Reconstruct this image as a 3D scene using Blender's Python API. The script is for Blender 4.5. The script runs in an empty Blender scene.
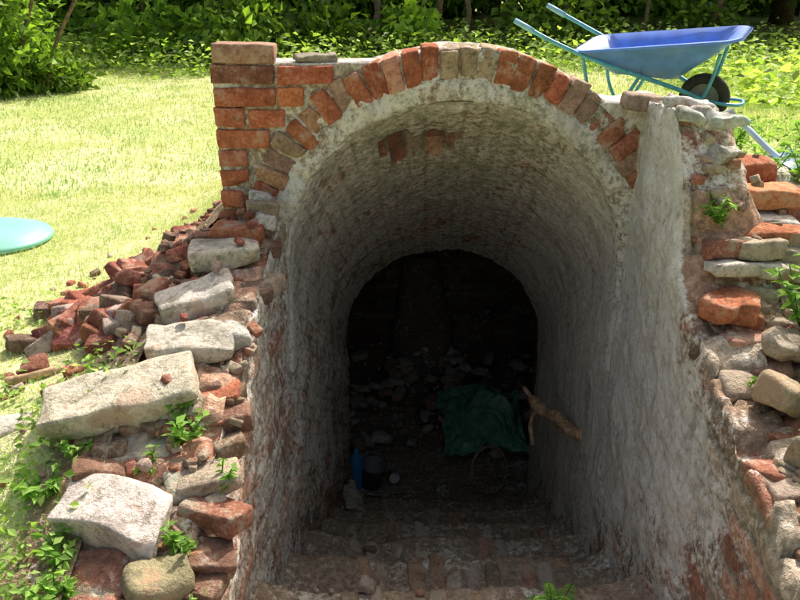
import bpy, math, random
import numpy as np
from mathutils import Vector, Matrix, Euler, noise
random.seed(7); np.random.seed(7)
R = random.random
def U(a,b): return a+(b-a)*random.random()
def N(x,y,z,f): return noise.noise(Vector((x*f,y*f,z*f)))
scene=bpy.context.scene
scene.view_settings.view_transform='Standard'; scene.view_settings.look='None'; scene.view_settings.exposure=0

# ---------------- generic mesh helpers
def link(o,parent=None):
    scene.collection.objects.link(o)
    if parent is not None: o.parent=parent
    return o
def empty(name,loc=(0,0,0),rot=(0,0,0)):
    e=bpy.data.objects.new(name,None); e.location=loc; e.rotation_euler=rot; e.empty_display_size=.1
    return link(e)
def mk(name,V,F,mat,parent=None,smooth=True,col=None,attrs=None):
    me=bpy.data.meshes.new(name)
    if isinstance(V,np.ndarray): V=V.tolist()
    if isinstance(F,np.ndarray): F=F.tolist()
    me.from_pydata(V,[],F)
    if col is not None:
        a=me.color_attributes.new('col','FLOAT_COLOR','POINT')
        c=np.ones((len(V),4),dtype=np.float32); c[:,:3]=np.asarray(col,dtype=np.float32)
        a.data.foreach_set('color',c.ravel())
    if attrs:
        for k,v in attrs.items():
            a=me.attributes.new(k,'FLOAT','POINT'); a.data.foreach_set('value',np.asarray(v,dtype=np.float32))
    if smooth: me.polygons.foreach_set('use_smooth',[True]*len(me.polygons))
    me.materials.append(mat); me.update()
    return link(bpy.data.objects.new(name,me),parent)
def gridfaces(nu,nv,flip=False):
    i=np.arange(nu-1)[:,None]; j=np.arange(nv-1)[None,:]
    a=(i*nv+j).ravel(); b=((i+1)*nv+j).ravel(); c=((i+1)*nv+j+1).ravel(); d=(i*nv+j+1).ravel()
    return np.stack([a,d,c,b] if flip else [a,b,c,d],1)

# ---------------- materials
def newmat(name):
    m=bpy.data.materials.new(name); m.use_nodes=True; nt=m.node_tree; nt.nodes.clear()
    out=nt.nodes.new('ShaderNodeOutputMaterial'); b=nt.nodes.new('ShaderNodeBsdfPrincipled')
    nt.links.new(b.outputs[0],out.inputs[0]); b.inputs['Roughness'].default_value=.9
    b.inputs['Specular IOR Level'].default_value=.2
    return m,nt,b,out
class G:
    def __init__(s,nt):
        s.nt=nt; s.tc=nt.nodes.new('ShaderNodeTexCoord')
    def n(s,t): return s.nt.nodes.new(t)
    def noise(s,scale,detail=6,rough=.6,stretch=None):
        x=s.n('ShaderNodeTexNoise'); x.inputs['Scale'].default_value=scale; x.inputs['Detail'].default_value=min(detail,4)
        x.inputs['Roughness'].default_value=rough
        if stretch:
            mp=s.n('ShaderNodeMapping'); mp.inputs['Scale'].default_value=stretch
            s.nt.links.new(s.tc.outputs['Object'],mp.inputs[0]); s.nt.links.new(mp.outputs[0],x.inputs['Vector'])
        else: s.nt.links.new(s.tc.outputs['Object'],x.inputs['Vector'])
        return x.outputs['Fac']
    def attr(s,name,color=False):
        a=s.n('ShaderNodeAttribute'); a.attribute_name=name
        return a.outputs['Color' if color else 'Fac']
    def put(s,sock,v):
        if hasattr(v,'node'): s.nt.links.new(v,sock)
        else: sock.default_value=v
    def math(s,op,a,b=0.0,clamp=False):
        x=s.n('ShaderNodeMath'); x.operation=op; x.use_clamp=clamp; s.put(x.inputs[0],a); s.put(x.inputs[1],b); return x.outputs[0]
    def rng(s,v,a,b,c=0.0,d=1.0):
        x=s.n('ShaderNodeMapRange'); x.interpolation_type='SMOOTHSTEP'
        s.put(x.inputs[0],v); x.inputs[1].default_value=a; x.inputs[2].default_value=b; x.inputs[3].default_value=c; x.inputs[4].default_value=d
        return x.outputs[0]
    def mix(s,f,a,b,mode='MIX'):
        x=s.n('ShaderNodeMix'); x.data_type='RGBA'; x.blend_type=mode
        s.put(x.inputs[0],f)
        s.put(x.inputs[6],a if hasattr(a,'node') else (*a,1)); s.put(x.inputs[7],b if hasattr(b,'node') else (*b,1))
        return x.outputs[2]
    def grey(s,v):
        x=s.n('ShaderNodeCombineColor')
        for i in range(3): s.put(x.inputs[i],v)
        return x.outputs[0]
    def bump(s,h,bsdf,strength=.5,dist=.01):
        x=s.n('ShaderNodeBump'); x.inputs['Strength'].default_value=strength; x.inputs['Distance'].default_value=dist
        s.nt.links.new(h,x.inputs['Height']); s.nt.links.new(x.outputs[0],bsdf.inputs['Normal'])

def mat_brick(name='old_brick',lichen=.35,lc=(.50,.46,.38)):
    m,nt,b,o=newmat(name); g=G(nt)
    c=g.attr('col',True); n1=g.noise(14,4,.65); n2=g.noise(80,4,.75)
    v=g.math('ADD',g.math('MULTIPLY',n1,.9),g.math('MULTIPLY',n2,.7))
    c=g.mix(1,c,g.grey(g.rng(v,.5,1.1,.5,1.5)),'MULTIPLY')
    f=g.rng(g.math('ADD',n1,g.math('MULTIPLY',n2,.6)),.80,1.0,0,lichen*1.8)
    c=g.mix(f,c,lc)
    f2=g.rng(g.noise(26,4,.7),.58,.72,0,.6); c=g.mix(f2,c,(.07,.055,.04))
    nt.links.new(c,b.inputs['Base Color'])
    g.bump(n2,b,1.0,.012); return m
def mat_wall():
    m,nt,b,o=newmat('limewashed_brickwork'); g=G(nt)
    c=g.attr('col',True); wash=g.attr('wash'); alg=g.attr('alg'); jm=g.attr('jm')
    n1=g.noise(5,4,.72); n2=g.noise(38,4,.8); st=g.noise(7,4,.7,(1,1,.35))
    v=g.rng(n2,.3,.7,.6,1.45)
    c=g.mix(1,c,g.grey(v),'MULTIPLY')
    w=g.math('ADD',wash,g.math('MULTIPLY',g.math('SUBTRACT',n1,.5),2.3))
    w=g.math('ADD',w,g.math('MULTIPLY',g.math('SUBTRACT',n2,.5),2.1))
    w=g.rng(w,.25,.85)
    wc=g.mix(g.rng(g.math('ADD',g.math('MULTIPLY',n2,.7),g.math('MULTIPLY',st,.6)),.44,.76),(.52,.49,.42),(.90,.88,.83))
    wc=g.mix(1,wc,g.grey(g.rng(g.math('ADD',jm,g.rng(n1,.4,.6,0,.6)),0,1,.62,1.0)),'MULTIPLY')
    c=g.mix(w,c,wc)
    gr=g.rng(g.math('ADD',st,g.math('MULTIPLY',n2,.4)),.76,.92,0,.65); c=g.mix(gr,c,(.21,.185,.14))
    a=g.math('ADD',alg,g.math('MULTIPLY',g.math('SUBTRACT',n1,.5),1.2)); a=g.math('SUBTRACT',a,g.math('MULTIPLY',g.math('SUBTRACT',n2,.5),1.1)); a=g.rng(a,.35,.90,0,.75)
    c=g.mix(a,c,g.mix(g.rng(n2,.35,.65),(.17,.175,.09),(.42,.43,.27)))
    nt.links.new(c,b.inputs['Base Color'])
    g.bump(n2,b,.9,.016); return m
def mat_stone(name='weathered_stone'):
    m,nt,b,o=newmat(name); g=G(nt)
    c=g.attr('col',True); n1=g.noise(9,4,.65); n2=g.noise(70,4,.75)
    c=g.mix(1,c,g.grey(g.rng(g.math('ADD',n1,g.math('MULTIPLY',n2,.6)),.55,1.0,.55,1.25)),'MULTIPLY')
    c=g.mix(g.rng(g.noise(24,4,.7),.52,.64,0,.65),c,(.22,.19,.13))
    c=g.mix(g.rng(n1,.56,.64,0,.55),c,(.44,.26,.18))
    nt.links.new(c,b.inputs['Base Color']); g.bump(n2,b,.9,.012); return m
def mat_ground():
    m,nt,b,o=newmat('lawn_and_soil'); g=G(nt)
    d=g.attr('dirt'); n1=g.noise(1.3,4,.6); n2=g.noise(22,4,.7); n3=g.noise(120,3,.6)
    c=g.mix(g.rng(g.math('ADD',n1,g.math('MULTIPLY',g.math('SUBTRACT',n2,.5),.9)),.35,.7),(.42,.51,.17),(.74,.72,.42))
    c=g.mix(1,c,g.grey(g.rng(n3,.3,.7,.7,1.15)),'MULTIPLY')
    s=g.mix(g.rng(n2,.35,.7),(.16,.11,.07),(.42,.33,.23))
    f=g.rng(g.math('ADD',d,g.math('MULTIPLY',g.math('SUBTRACT',n2,.5),1.2)),.35,.65)
    c=g.mix(f,c,s)
    nt.links.new(c,b.inputs['Base Color']); g.bump(n2,b,.8,.03); return m
def mat_leaf(name,trans=.45,rough=.55,tint=(1.5,1.6,.7)):
    m,nt,b,o=newmat(name); g=G(nt); c=g.attr('col',True)
    nt.links.new(c,b.inputs['Base Color']); b.inputs['Roughness'].default_value=rough
    b.inputs['Specular IOR Level'].default_value=.35
    t=nt.nodes.new('ShaderNodeBsdfTranslucent'); tc=g.mix(1,c,tint,'MULTIPLY'); nt.links.new(tc,t.inputs[0])
    x=nt.nodes.new('ShaderNodeMixShader'); x.inputs[0].default_value=trans
    nt.links.new(b.outputs[0],x.inputs[1]); nt.links.new(t.outputs[0],x.inputs[2]); nt.links.new(x.outputs[0],o.inputs[0]); return m
def mat_plain(name,col,rough=.5,var=.25,scale=18,dirt=.3,metal=0,dc=(.12,.09,.06)):
    m,nt,b,o=newmat(name); g=G(nt); n1=g.noise(scale,4,.6); n2=g.noise(scale*.4,4,.7)
    c=g.mix(1,col,g.grey(g.rng(n1,.3,.7,1-var,1+var)),'MULTIPLY')
    c=g.mix(g.rng(n2,.52,.72,0,dirt),c,dc)
    nt.links.new(c,b.inputs['Base Color']); b.inputs['Roughness'].default_value=rough; b.inputs['Metallic'].default_value=metal
    b.inputs['Specular IOR Level'].default_value=.5
    g.bump(n1,b,.2,.004); return m
M_brick=mat_brick(); M_brickd=mat_brick('dirty_brick',.5,(.46,.42,.33)); M_wall=mat_wall(); M_stone=mat_stone(); M_ground=mat_ground()
M_leaf=mat_leaf('foliage'); M_grass=mat_leaf('grass_blades',.35,.6,(1.1,1.12,.75))
M_bark=mat_plain('bark',(.16,.11,.07),.9,.5,25,.5)

# ---------------- terrain
Ypts=[-5,1.5,1.83,2.15,2.5,2.85,3.3,4.9,8.0,60]; Tpts=[.12,.14,.22,.38,.50,.56,.60,.36,0,0]
def sstep(a,b,x):
    t=min(1,max(0,(x-a)/(b-a))); return t*t*(3-2*t)
def H(x,y):
    b=.18+.16*sstep(1.3,2.0,y)
    s=sstep(-1.35,-.2,x)*(1-.85*sstep(2.6,6,x))
    h=b+np.interp(y,Ypts,Tpts)*s
    h+=.36*math.exp(-((x-.21)/.62)**2)*math.exp(-((y-3.15)/.45)**2)
    h+=.03*N(x,y,0,1.1)+.012*N(x,y,3,5)
    if y>10: h+=.045*(y-10)*min(1,(y-10)/6)*(1 if y<60 else 60/y)
    return h
HX0,HX1,HY0,HY1=-.79,1.12,1.1,2.95
def dirt(x,y):
    d=1.15*math.exp(-((x+.92)/.36)**2-((y-2.95)/.75)**2)
    d=max(d,1.1*math.exp(-((x+.80)/.20)**2)*(1-sstep(3.2,4.2,y)))
    d=max(d,1.1*math.exp(-((x-1.25)/.38)**2)*(1-sstep(2.7,3.3,y)))
    return d
def axis(lo,hi,step,far,extra):
    a=list(np.arange(lo,hi,step)); s=step; x=hi
    while x<far: a.append(x); s*=1.22; x+=s
    a.append(far); s=step; x=lo-step
    while x>-far: a.append(x); s*=1.22; x-=s
    a.append(-far); a+=extra
    a=sorted(a); out=[a[0]]
    for v in a[1:]:
        if v-out[-1]>.012 or v in extra:
            if v in extra and v-out[-1]<.012 and out[-1] not in extra: out[-1]=v
            elif v-out[-1]>1e-6: out.append(v)
    return out
gx=axis(-3.2,3.2,.06,400,[HX0,HX1]); gy=axis(.6,6.5,.06,400,[HY0,HY1])
V=[];D=[]
for x in gx:
    for y in gy:
        V.append((x,y,H(x,y))); D.append(dirt(x,y))
F=[];ny=len(gy)
for i in range(len(gx)-1):
    for j in range(ny-1):
        cx=(gx[i]+gx[i+1])/2; cy=(gy[j]+gy[j+1])/2
        if HX0<cx<HX1 and HY0<cy<HY1: continue
        a=i*ny+j; F.append((a,a+ny,a+ny+1,a+1))
mk('ground',V,F,M_ground,attrs={'dirt':D})

# ---------------- brick collector
_topo={}
def topo(nx,ny_,nz):
    k=(nx,ny_,nz)
    if k in _topo: return _topo[k]
    idx={};pts=[];F=[]
    def v(i,j,l):
        if (i,j,l) not in idx: idx[(i,j,l)]=len(pts); pts.append((i,j,l))
        return idx[(i,j,l)]
    for i in range(nx-1):
        for j in range(ny_-1):
            F.append((v(i,j,0),v(i,j+1,0),v(i+1,j+1,0),v(i+1,j,0)))
            F.append((v(i,j,nz-1),v(i+1,j,nz-1),v(i+1,j+1,nz-1),v(i,j+1,nz-1)))
    for i in range(nx-1):
        for l in range(nz-1):
            F.append((v(i,0,l),v(i+1,0,l),v(i+1,0,l+1),v(i,0,l+1)))
            F.append((v(i,ny_-1,l),v(i,ny_-1,l+1),v(i+1,ny_-1,l+1),v(i+1,ny_-1,l)))
    for j in range(ny_-1):
        for l in range(nz-1):
            F.append((v(0,j,l),v(0,j,l+1),v(0,j+1,l+1),v(0,j+1,l)))
            F.append((v(nx-1,j,l),v(nx-1,j+1,l),v(nx-1,j+1,l+1),v(nx-1,j,l+1)))
    _topo[k]=(pts,F); return _topo[k]
def lines(h,r,m):
    return [-h,-h+r]+[(-h+r)+(2*(h-r))*(q+1)/(m+1) for q in range(m)]+[h-r,h]
class Bag:
    def __init__(s): s.V=[];s.F=[];s.C=[]
    def add(s,c,size,rot,col,r=.006,a=.003,fr=22,mids=(2,1,0),chip=0.0):
        h=[q/2 for q in size]; r=min(r,min(h)*.8)
        L=[lines(h[k],r,mids[k]) for k in range(3)]
        pts,F=topo(*[len(q) for q in L]); n0=len(s.V)
        Mx=rot if isinstance(rot,Matrix) else Euler(rot).to_matrix()
        c=Vector(c); so=Vector((U(0,50),U(0,50),U(0,50)))
        cuts=[]
        for _ in range(int(chip)):
            n=Vector((random.choice((-1,1))*U(.4,1)/h[0],random.choice((-1,1))*U(.3,1)/h[1],random.choice((-1,1))*U(.3,1)/h[2])).normalized()
            ext=abs(n.x)*h[0]+abs(n.y)*h[1]+abs(n.z)*h[2]; cuts.append((n,ext*U(.62,.85)))
        for (i,j,l) in pts:
            p=Vector((L[0][i],L[1][j],L[2][l]))
            q=Vector([max(-(h[k]-r),min(h[k]-r,p[k])) for k in range(3)]); d=p-q
            if d.length>1e-7: p=q+d.normalized()*r
            for n,e in cuts:
                t=p.dot(n)-e
                if t>0: p=p-n*t
            w=noise.noise_vector((p+so)*fr); w2=noise.noise_vector((p+so)*fr*.3)
            p=p+w*a+w2*a*1.6
            s.V.append(tuple(c+Mx@p)); s.C.append(col)
        s.F+= [tuple(n0+k for k in f) for f in F]
    def out(s,name,mat,parent=None): return mk(name,s.V,s.F,mat,parent,True,s.C)
PAL=[((.44,.15,.075),5),((.36,.10,.055),4),((.50,.21,.12),3),((.26,.075,.05),2),((.15,.07,.055),1.2),((.40,.30,.22),1)]
def bcol(dark=1.0,pal=PAL):
    t=U(0,sum(w for _,w in pal))
    for c,w in pal:
        t-=w
        if t<=0: break
    k=U(.9,1.35)*dark; return (c[0]*k,c[1]*k*U(.9,1.1),c[2]*k)

# ---------------- tunnel geometry parameters
Y0=2.85; W=.66; SL=.634
def CX(y): return .21+.04*(y-Y0)
def ZS(y): return .51-SL*(y-Y0)
def FL(y): return .16-.606*(y-1.2)     # stair pitch line
def hsh(a,b,c=0):
    v=math.sin(a*127.1+b*311.7+c*74.7)*43758.5453; return v-math.floor(v)
def pat(u,v,cw=.225,ch=.077):
    row=math.floor(v/ch); off=.5 if row%2 else 0
    cc=u/cw+off+.1*hsh(row,3); col=math.floor(cc); fu=(cc-col)*cw; fv=(v/ch-row)*ch
    e=min(fu,cw-fu,fv,ch-fv)
    return min(1,max(0,(e-.003)/.008)),hsh(row,col),hsh(col,row,5)
def patcol(m,r1,r2,dark=1):
    base=[(.44,.22,.15),(.36,.17,.12),(.52,.32,.23),(.30,.21,.15),(.46,.38,.30)][int(r1*4.99)]
    k=(.8+.5*r2)*dark; j=(.30,.27,.22)
    return tuple((base[i]*k)*m+j[i]*dark*(1-m) for i in range(3))

entr=empty('brick_vaulted_entrance')
def tunnel():
    Lw=1.5; arc=math.pi*W; S=2*Lw+arc; ns=440; ys=np.arange(Y0-.004,4.83,.0115); ny=len(ys)
    V=[];C=[];Wa=[];A=[];J=[]
    for i in range(ns):
        s=S*i/(ns-1)
        for y in ys:
            cx=CX(y); zs=ZS(y)
            if s<Lw: x=cx-W; z=zs-Lw+s; n=(1,0,0)
            elif s>Lw+arc: x=cx+W; z=zs-(s-Lw-arc); n=(-1,0,0)
            else:
                t=math.pi-(s-Lw)/W; x=cx+W*math.cos(t); z=zs+W*math.sin(t); n=(-math.cos(t),0,-math.sin(t))
            m,r1,r2=pat((y-Y0)*1.18+.06*N(x,y,z,2),s+.012*N(x,y,z,4),.225,.0755)
            top=math.exp(-((s-S/2)/.75)**2)
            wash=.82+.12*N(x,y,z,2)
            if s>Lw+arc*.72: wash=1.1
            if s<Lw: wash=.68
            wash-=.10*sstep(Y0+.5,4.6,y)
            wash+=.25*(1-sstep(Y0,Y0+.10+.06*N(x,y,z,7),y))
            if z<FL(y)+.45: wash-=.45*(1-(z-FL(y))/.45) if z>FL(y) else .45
            alg=.56*top*(1-.3*sstep(Y0,4.5,y))+.14
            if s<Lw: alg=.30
            hole=0
            if abs(x-.10)<.135+.03*N(x,y,z,15) and abs(y-3.20)<.10+.05*N(x,y,z,12) and z>.6: hole=1
            if abs(x+.02)<.06 and abs(y-3.12)<.07+.03*N(x,y,z,14) and z>.6: hole=1
            if hole: wash=-.5; alg=-.2
            mj=.45 if s>Lw+arc*.7 else .9
            d=(m*.008+(r2-.5)*.011)*mj*(1-.35*min(1,max(0,wash)))+.020*N(x,y,z,2.7)+.010*N(x,y,z,9)+.005*N(x,y,z,24)-hole*(.025+.03*r1)
            if y<Y0+.03: d*=.5
            V.append((x+n[0]*d,y,z+n[2]*d)); C.append(patcol(m,r1,r2,.85 if hole else 1)); Wa.append(wash); A.append(alg)
            jv=m*(.75+.25*r1); J.append(jv if s<Lw+arc*.7 else .5+.5*jv)
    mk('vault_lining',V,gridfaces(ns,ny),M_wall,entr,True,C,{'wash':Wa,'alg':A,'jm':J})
tunnel()
def ring_back():
    prof=[(W-.012,Y0+.06),(W-.010,Y0+.02),(W+.004,Y0-.006),(W+.05,Y0-.010),(W+.072,Y0-.004),(W+.085,Y0+.004),(W+.15,Y0+.006),(W+.178,Y0+.012),(W+.178,Y0+.25)]
    pp=[]
    for k in range(len(prof)-1):
        a,b=prof[k],prof[k+1]; L=math.hypot(a[0]-b[0],a[1]-b[1]); q=max(1,int(L/.012))
        for t in range(q): pp.append((a[0]+(b[0]-a[0])*t/q,a[1]+(b[1]-a[1])*t/q))
    pp.append(prof[-1]); nt_=260; V=[];C=[];Wa=[];A=[]
    for i in range(nt_):
        th=math.radians(-28+236*i/(nt_-1))
        for r,y in pp:
            x=.21+r*math.cos(th); z=.51+r*math.sin(th)
            k=N(x,y,z,9); r2=r+.012*k+.007*N(x,y,z,30) if r>W+.002 else r-.012*abs(N(x,.3,z,8))-.008*abs(N(x,.3,z,25)); y2=y+.012*N(x,y,z,12)+.008*N(x,y,z,34)
            if math.degrees(th)<0 or math.degrees(th)>180:
                xx=.21+(r2 if math.cos(th)>0 else -r2); z=.51-r*abs(th if th<0 else th-math.pi)*1.4; V.append((xx,y2,z))
            else: V.append((.21+r2*math.cos(th),y2,.51+r2*math.sin(th)))
            C.append((.40,.31,.24)); Wa.append(.80+.55*N(x,y,z,5) if r<W+.09 else .50); A.append(.34+.3*max(0,math.sin(th))*(math.cos(th)>0))
    mk('arch_mortar',V,gridfaces(nt_,len(pp)),M_wall,entr,True,C,{'wash':Wa,'alg':A,'jm':[1.]*len(V)})
ring_back()
rb=Bag(); nb=38
for i in range(nb):
    th=math.radians(2+186*(i+.5)/nb)
    if th<math.radians(20): continue
    rr=W+.126; L=.122; rc=rr+U(-.009,.009)
    if R()<.2: L=U(.085,.105)
    x=.21+rc*math.cos(th); z=.51+rc*math.sin(th)
    if math.degrees(th)>180: z=.51-rc*(th-math.pi); x=.21-rc; ang=0
    else: ang=th
    rot=Euler((U(-.04,.04),-ang+U(-.06,.06),U(-.05,.05))).to_matrix()
    if math.degrees(th)<62: c=bcol(1,[((.44,.19,.11),4),((.42,.29,.21),1.4),((.36,.14,.09),3),((.48,.40,.32),.6)])
    else: c=bcol(1.05,[((.46,.16,.085),5),((.40,.13,.07),3),((.50,.26,.17),2.5),((.40,.28,.20),1.0)])
    rb.add((x,Y0+.05+U(-.006,.010),z),(L,.115,.064+U(-.007,.004)),rot,c,.006,.006,28,(3,1,1),chip=random.choice((0,1,2,2)))
for i in range(9):
    th=math.radians(130+5.9*i)
    if R()<.25: continue
    rc=W+.052; rot=Euler((0,-th+U(-.05,.05),0)).to_matrix()
    rb.add((.21+rc*math.cos(th),Y0+.055,.51+rc*math.sin(th)),(.05,.105,.058),rot,bcol(.95),.012,.006,20,(0,1,1),1)
rb.out('arch_ring_bricks',M_brick,entr)
def spandrel(name,x0,x1,ztop,zbot,ya,yb,r,cx,cz,mat_attr=(.42,.35,.28),wash=.4,alg=.2):
    nx=int((x1-x0)/.012)+2; nz=60; V=[];C=[];Wa=[];A=[]
    for i in range(nx):
        x=x0+(x1-x0)*i/(nx-1); zl=zbot
        if abs(x-cx)<r: zl=max(zbot,cz+math.sqrt(r*r-(x-cx)**2))
        zt=max(zl+.001,ztop(x))
        for j in range(nz+3):
            if j>nz+1: z=min(zt,.5) if x<cx-r else zl; y=yb
            elif j>nz: z=zt-.002; y=yb
            else:
                z=zl+(zt-zl)*j/nz; y=ya+.006*N(x,ya,z,14)+.004*N(x,ya,z,40)
            V.append((x,y,z)); C.append(mat_attr); Wa.append(wash); A.append(alg)
    return mk(name,V,gridfaces(nx,nz+3),M_wall,entr,True,C,{'wash':Wa,'alg':A,'jm':[1.]*len(V)})
spandrel('pier_mortar',-.668,.2,lambda x:1.295,.2,Y0+.012,Y0+.22,W+.12,.21,.51)
spandrel('spandrel_render',.55,1.12,lambda x:1.16+.03*N(x,1,1,8)-.22*sstep(.98,1.12,x),.2,Y0-.004,Y0+.24,W+.16,.21,.51,(.34,.25,.2),.85,.2)
mk('pier_end',[(-.668,Y0+.012,.2),(-.668,Y0+.22,.2),(-.668,Y0+.22,1.295),(-.668,Y0+.012,1.295)],[(0,3,2,1)],M_wall,entr,False,[(.34,.27,.21)]*4,{'wash':[.3]*4,'alg':[.2]*4,'jm':[1.]*4})
pb=Bag(); ch=.0755; zb=.54; row=0; z=zb
while z+ch<1.31:
    zc=z+ch/2; x=-.672
    seq=[.108,.222] if row%2 else [.222,.108]; k=0
    dz=zc-.51; Rr=W+.192
    xr=.21-math.sqrt(max(0,Rr*Rr-(abs(dz)+.03)**2)) if abs(dz)+.03<Rr else .5
    if zc>1.22: xr=-.05
    while x<xr-.03:
        L=seq[k%2] if row%3 else [.222,.222,.108][k%3]; k+=1
        L=min(L+U(-.006,.006),xr-x-.004)
        if L<.03: break
        if .21-(x+L)<0: break
        dd=math.hypot(x+L-.21,(zc-.033)-.51)
        while dd<Rr-.012 and L>.03:
            L-=.01; dd=math.hypot(x+L-.21,(zc-.033)-.51)
        if L>.03:
            dep=.104; rot=(U(-.02,.02),U(-.018,.018),U(-.025,.025))
            pb.add((x+L/2,Y0+dep/2-.004+U(-.005,.007),zc+U(-.002,.002)),(L,dep,.065+U(-.003,.002)),rot,bcol(1.15,[((.50,.16,.085),6),((.42,.125,.07),3),((.54,.23,.14),3),((.28,.13,.09),.8),((.44,.32,.23),1.0)]),.006,.0045,28,(3,1,1),chip=1 if R()<.5 else 0)
        x+=L+.011
    yy=Y0+.118 if row%2 else Y0+.112
    pb.add((-.618,yy+.055,zc),(.106,.105,.065),(0,0,U(-.03,.03)),bcol(1.0),.007,.004)
    z+=ch; row+=1
ztop=z
pb.add((-.555,Y0+.05,ztop+.034),(.222,.105,.068),(0,.02,.04),(.52,.31,.23),.008,.004,22,(3,1,1),1)
pb.add((-.31,Y0+.07,ztop+.012),(.15,.10,.035),(0.05,.06,.3),(.40,.36,.29),.010,.009,22,(3,2,0),3)
pb.add((.865,Y0-.02,1.165),(.12,.10,.06),(0.05,.06,.2),(.45,.34,.27),.010,.007,20,(2,1,1),2)
pb.out('pier_bricks',M_brick,entr)

# ---------------- wing walls
LP=([1.0,1.5,1.77,2.11,2.64,2.9],[.20,.23,.39,.50,.68,.74]); RP=([1.0,1.48,1.83,2.12,2.25,2.31,2.40,2.46,2.9],[.30,.50,.53,.70,.86,.99,1.13,1.19,1.17])
def wing(name,side):
    par=empty(name); ys=np.arange(1.0,Y0+.012,.0115); V=[];C=[];Wa=[];A=[];J=[]
    nf=150; ntop=44; no=8; n=nf+ntop+no
    for y in ys:
        xf=CX(y)+(W if side>0 else -W); zt0=np.interp(y,*(RP if side>0 else LP))
        zt=zt0+.02*N(side,y,0,7)+.012*N(side,y,0,22)
        zb=FL(y)-.28; xo=1.42 if side>0 else -.90; zlow=min(zt,.62+.28*sstep(1.7,2.6,y)) if side>0 else max(zt-.05,H(-.88,y)-.01) if y<1.9 else zt-.05
        for j in range(n):
            jj=1.
            if j<nf:
                z=zb+(zt-zb)*j/(nf-1); x=xf; m,r1,r2=pat(y,z+.010*N(x,y,z,4),.225,.0755)
                if side>0:
                    wash=1.1-.50*sstep(1.95,1.5,y)+.10*N(x,y,z,2)
                    if z<FL(y)+.42: wash-=.5*(1-max(0,(z-FL(y))/.42))
                    if y<2.1: wash-=.6*sstep(.25,.02,zt-z)
                    alg=.12+.3*sstep(2.0,1.5,y)
                else: wash=.62+.12*N(x,y,z,2)-.22*sstep(2.2,1.4,y); alg=.40
                d=(m*.008+(r2-.5)*.014)*(.45 if side>0 and y>2 else .9)*(1-.45*min(1,max(0,wash)))+.022*N(x,y,z,2.7)+.012*N(x,y,z,9)+.006*N(x,y,z,24)
                d*=min(1,(2.87-y)/.05); jj=m*(.75+.25*r1)
                if side>0: jj=.5+.5*jj
                if j>nf-6: d-=.008*(j-nf+6)/5
                V.append((x-side*d,y,z)); C.append(patcol(m,r1,r2))
            elif j<nf+ntop:
                t=(j-nf+1)/ntop; x=xf+(xo-xf)*t; zz_=zt+(zlow-zt)*sstep(.25,.55,t+.05*N(x,y,3,6))
                m,r1,r2=pat(x+.02*N(x,y,2,6),y*1.0+.02*N(x,y,5,6),.225,.11)
                z=zz_+.018*N(x,y,1,9)+.016*N(x,y,1,24)+(m*.016+(r1-.5)*.05*m); V.append((x,y,z)); pc=patcol(m,r1,r2,.95); C.append(pc if m>.4 else (.30,.23,.16)); wash=.24 if side<0 else (.5 if y>2.3 else .22); alg=.25; jj=.4+.6*m
            else:
                t=(j-nf-ntop+1)/no; V.append((xo,y,zlow-(zlow+.2)*t)); C.append((.2,.14,.1)); wash=.2; alg=.3
            Wa.append(wash); A.append(alg); J.append(jj)
    mk('wall_body',V,gridfaces(len(ys),n,flip=side<0),M_wall,par,True,C,{'wash':Wa,'alg':A,'jm':J})
    return par
wl=wing('retaining_wall',-1); wr=wing('retaining_wall',1)
bg=Bag(); RG=[((.42,.19,.12),3),((.32,.19,.13),3),((.48,.39,.30),3),((.26,.19,.13),3)]
for y in np.arange(1.3,2.8,.088):
    zt=np.interp(y,*LP)
    for x,p in ((-.50,.62),(-.60,.5),(-.72,.35),(-.82,.3)):
        if R()>p: continue
        bg.add((x+U(-.035,.03),y+U(-.03,.03),zt+U(-.05,-.012)),(U(.08,.16),.10,.06),(U(-.25,.25),U(-.2,.2),U(-.7,.7)),bcol(.9,RG),.009,.009,20,(2,1,1),random.choice((1,2,3)))
for (x,y,z,L) in [(-.50,2.75,.80,.12),(-.58,2.66,.73,.18),(-.52,2.38,.58,.12),(-.62,2.28,.52,.2),(-.86,2.3,.40,.2),(-.55,1.98,.44,.16)]:
    bg.add((x,y,z),(L,.10,.065),(U(-.1,.1),U(-.1,.1),U(-.4,.4)),bcol(.95,[((.42,.15,.09),3),((.44,.34,.27),2)]),.008,.006,20,(2,1,1),2)
for i in range(240):
    y=U(1.35,2.8); x=U(-.9,-.46); s=U(.01,.035)
    bg.add((x,y,np.interp(y,*LP)+.005-(.03 if x<-.7 else 0)),(s*1.5,s,s*.8),(U(-.5,.5),U(-.5,.5),U(0,6)),bcol(1,RG),s*.15,s*.15,30,(0,0,0),1)
bg.out('ragged_bricks',M_brickd,wl)
st=Bag(); ws=(.72,.68,.60)
st.add((-.61,2.56,.69),(.24,.15,.07),(.05,-.03,.15),(.68,.63,.54),.010,.010,14,(6,4,2),3)
st.add((-.67,2.37,.60),(.25,.16,.08),(.18,-.22,.35),(.72,.66,.60),.012,.013,13,(6,4,2),4)
st.add((-.64,2.16,.545),(.26,.16,.075),(.12,-.05,.12),(.64,.59,.51),.010,.012,14,(6,4,2),3)
st.add((-.80,1.94,.47),(.42,.22,.10),(.15,-.18,.22),(.66,.60,.48),.014,.015,11,(9,6,3),4)
st.add((-.70,1.86,.36),(.26,.17,.09),(.1,-.12,.2),(.54,.50,.41),.014,.014,11,(6,4,3),3)
st.add((-.745,1.62,.30),(.30,.17,.13),(.22,.10,-.22),(.78,.68,.63),.010,.020,9,(9,6,5),7)
st.add((-.56,1.72,.32),(.12,.12,.09),(.3,.1,.3),(.42,.40,.32),.02,.015,9,(3,3,2),3)
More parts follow.
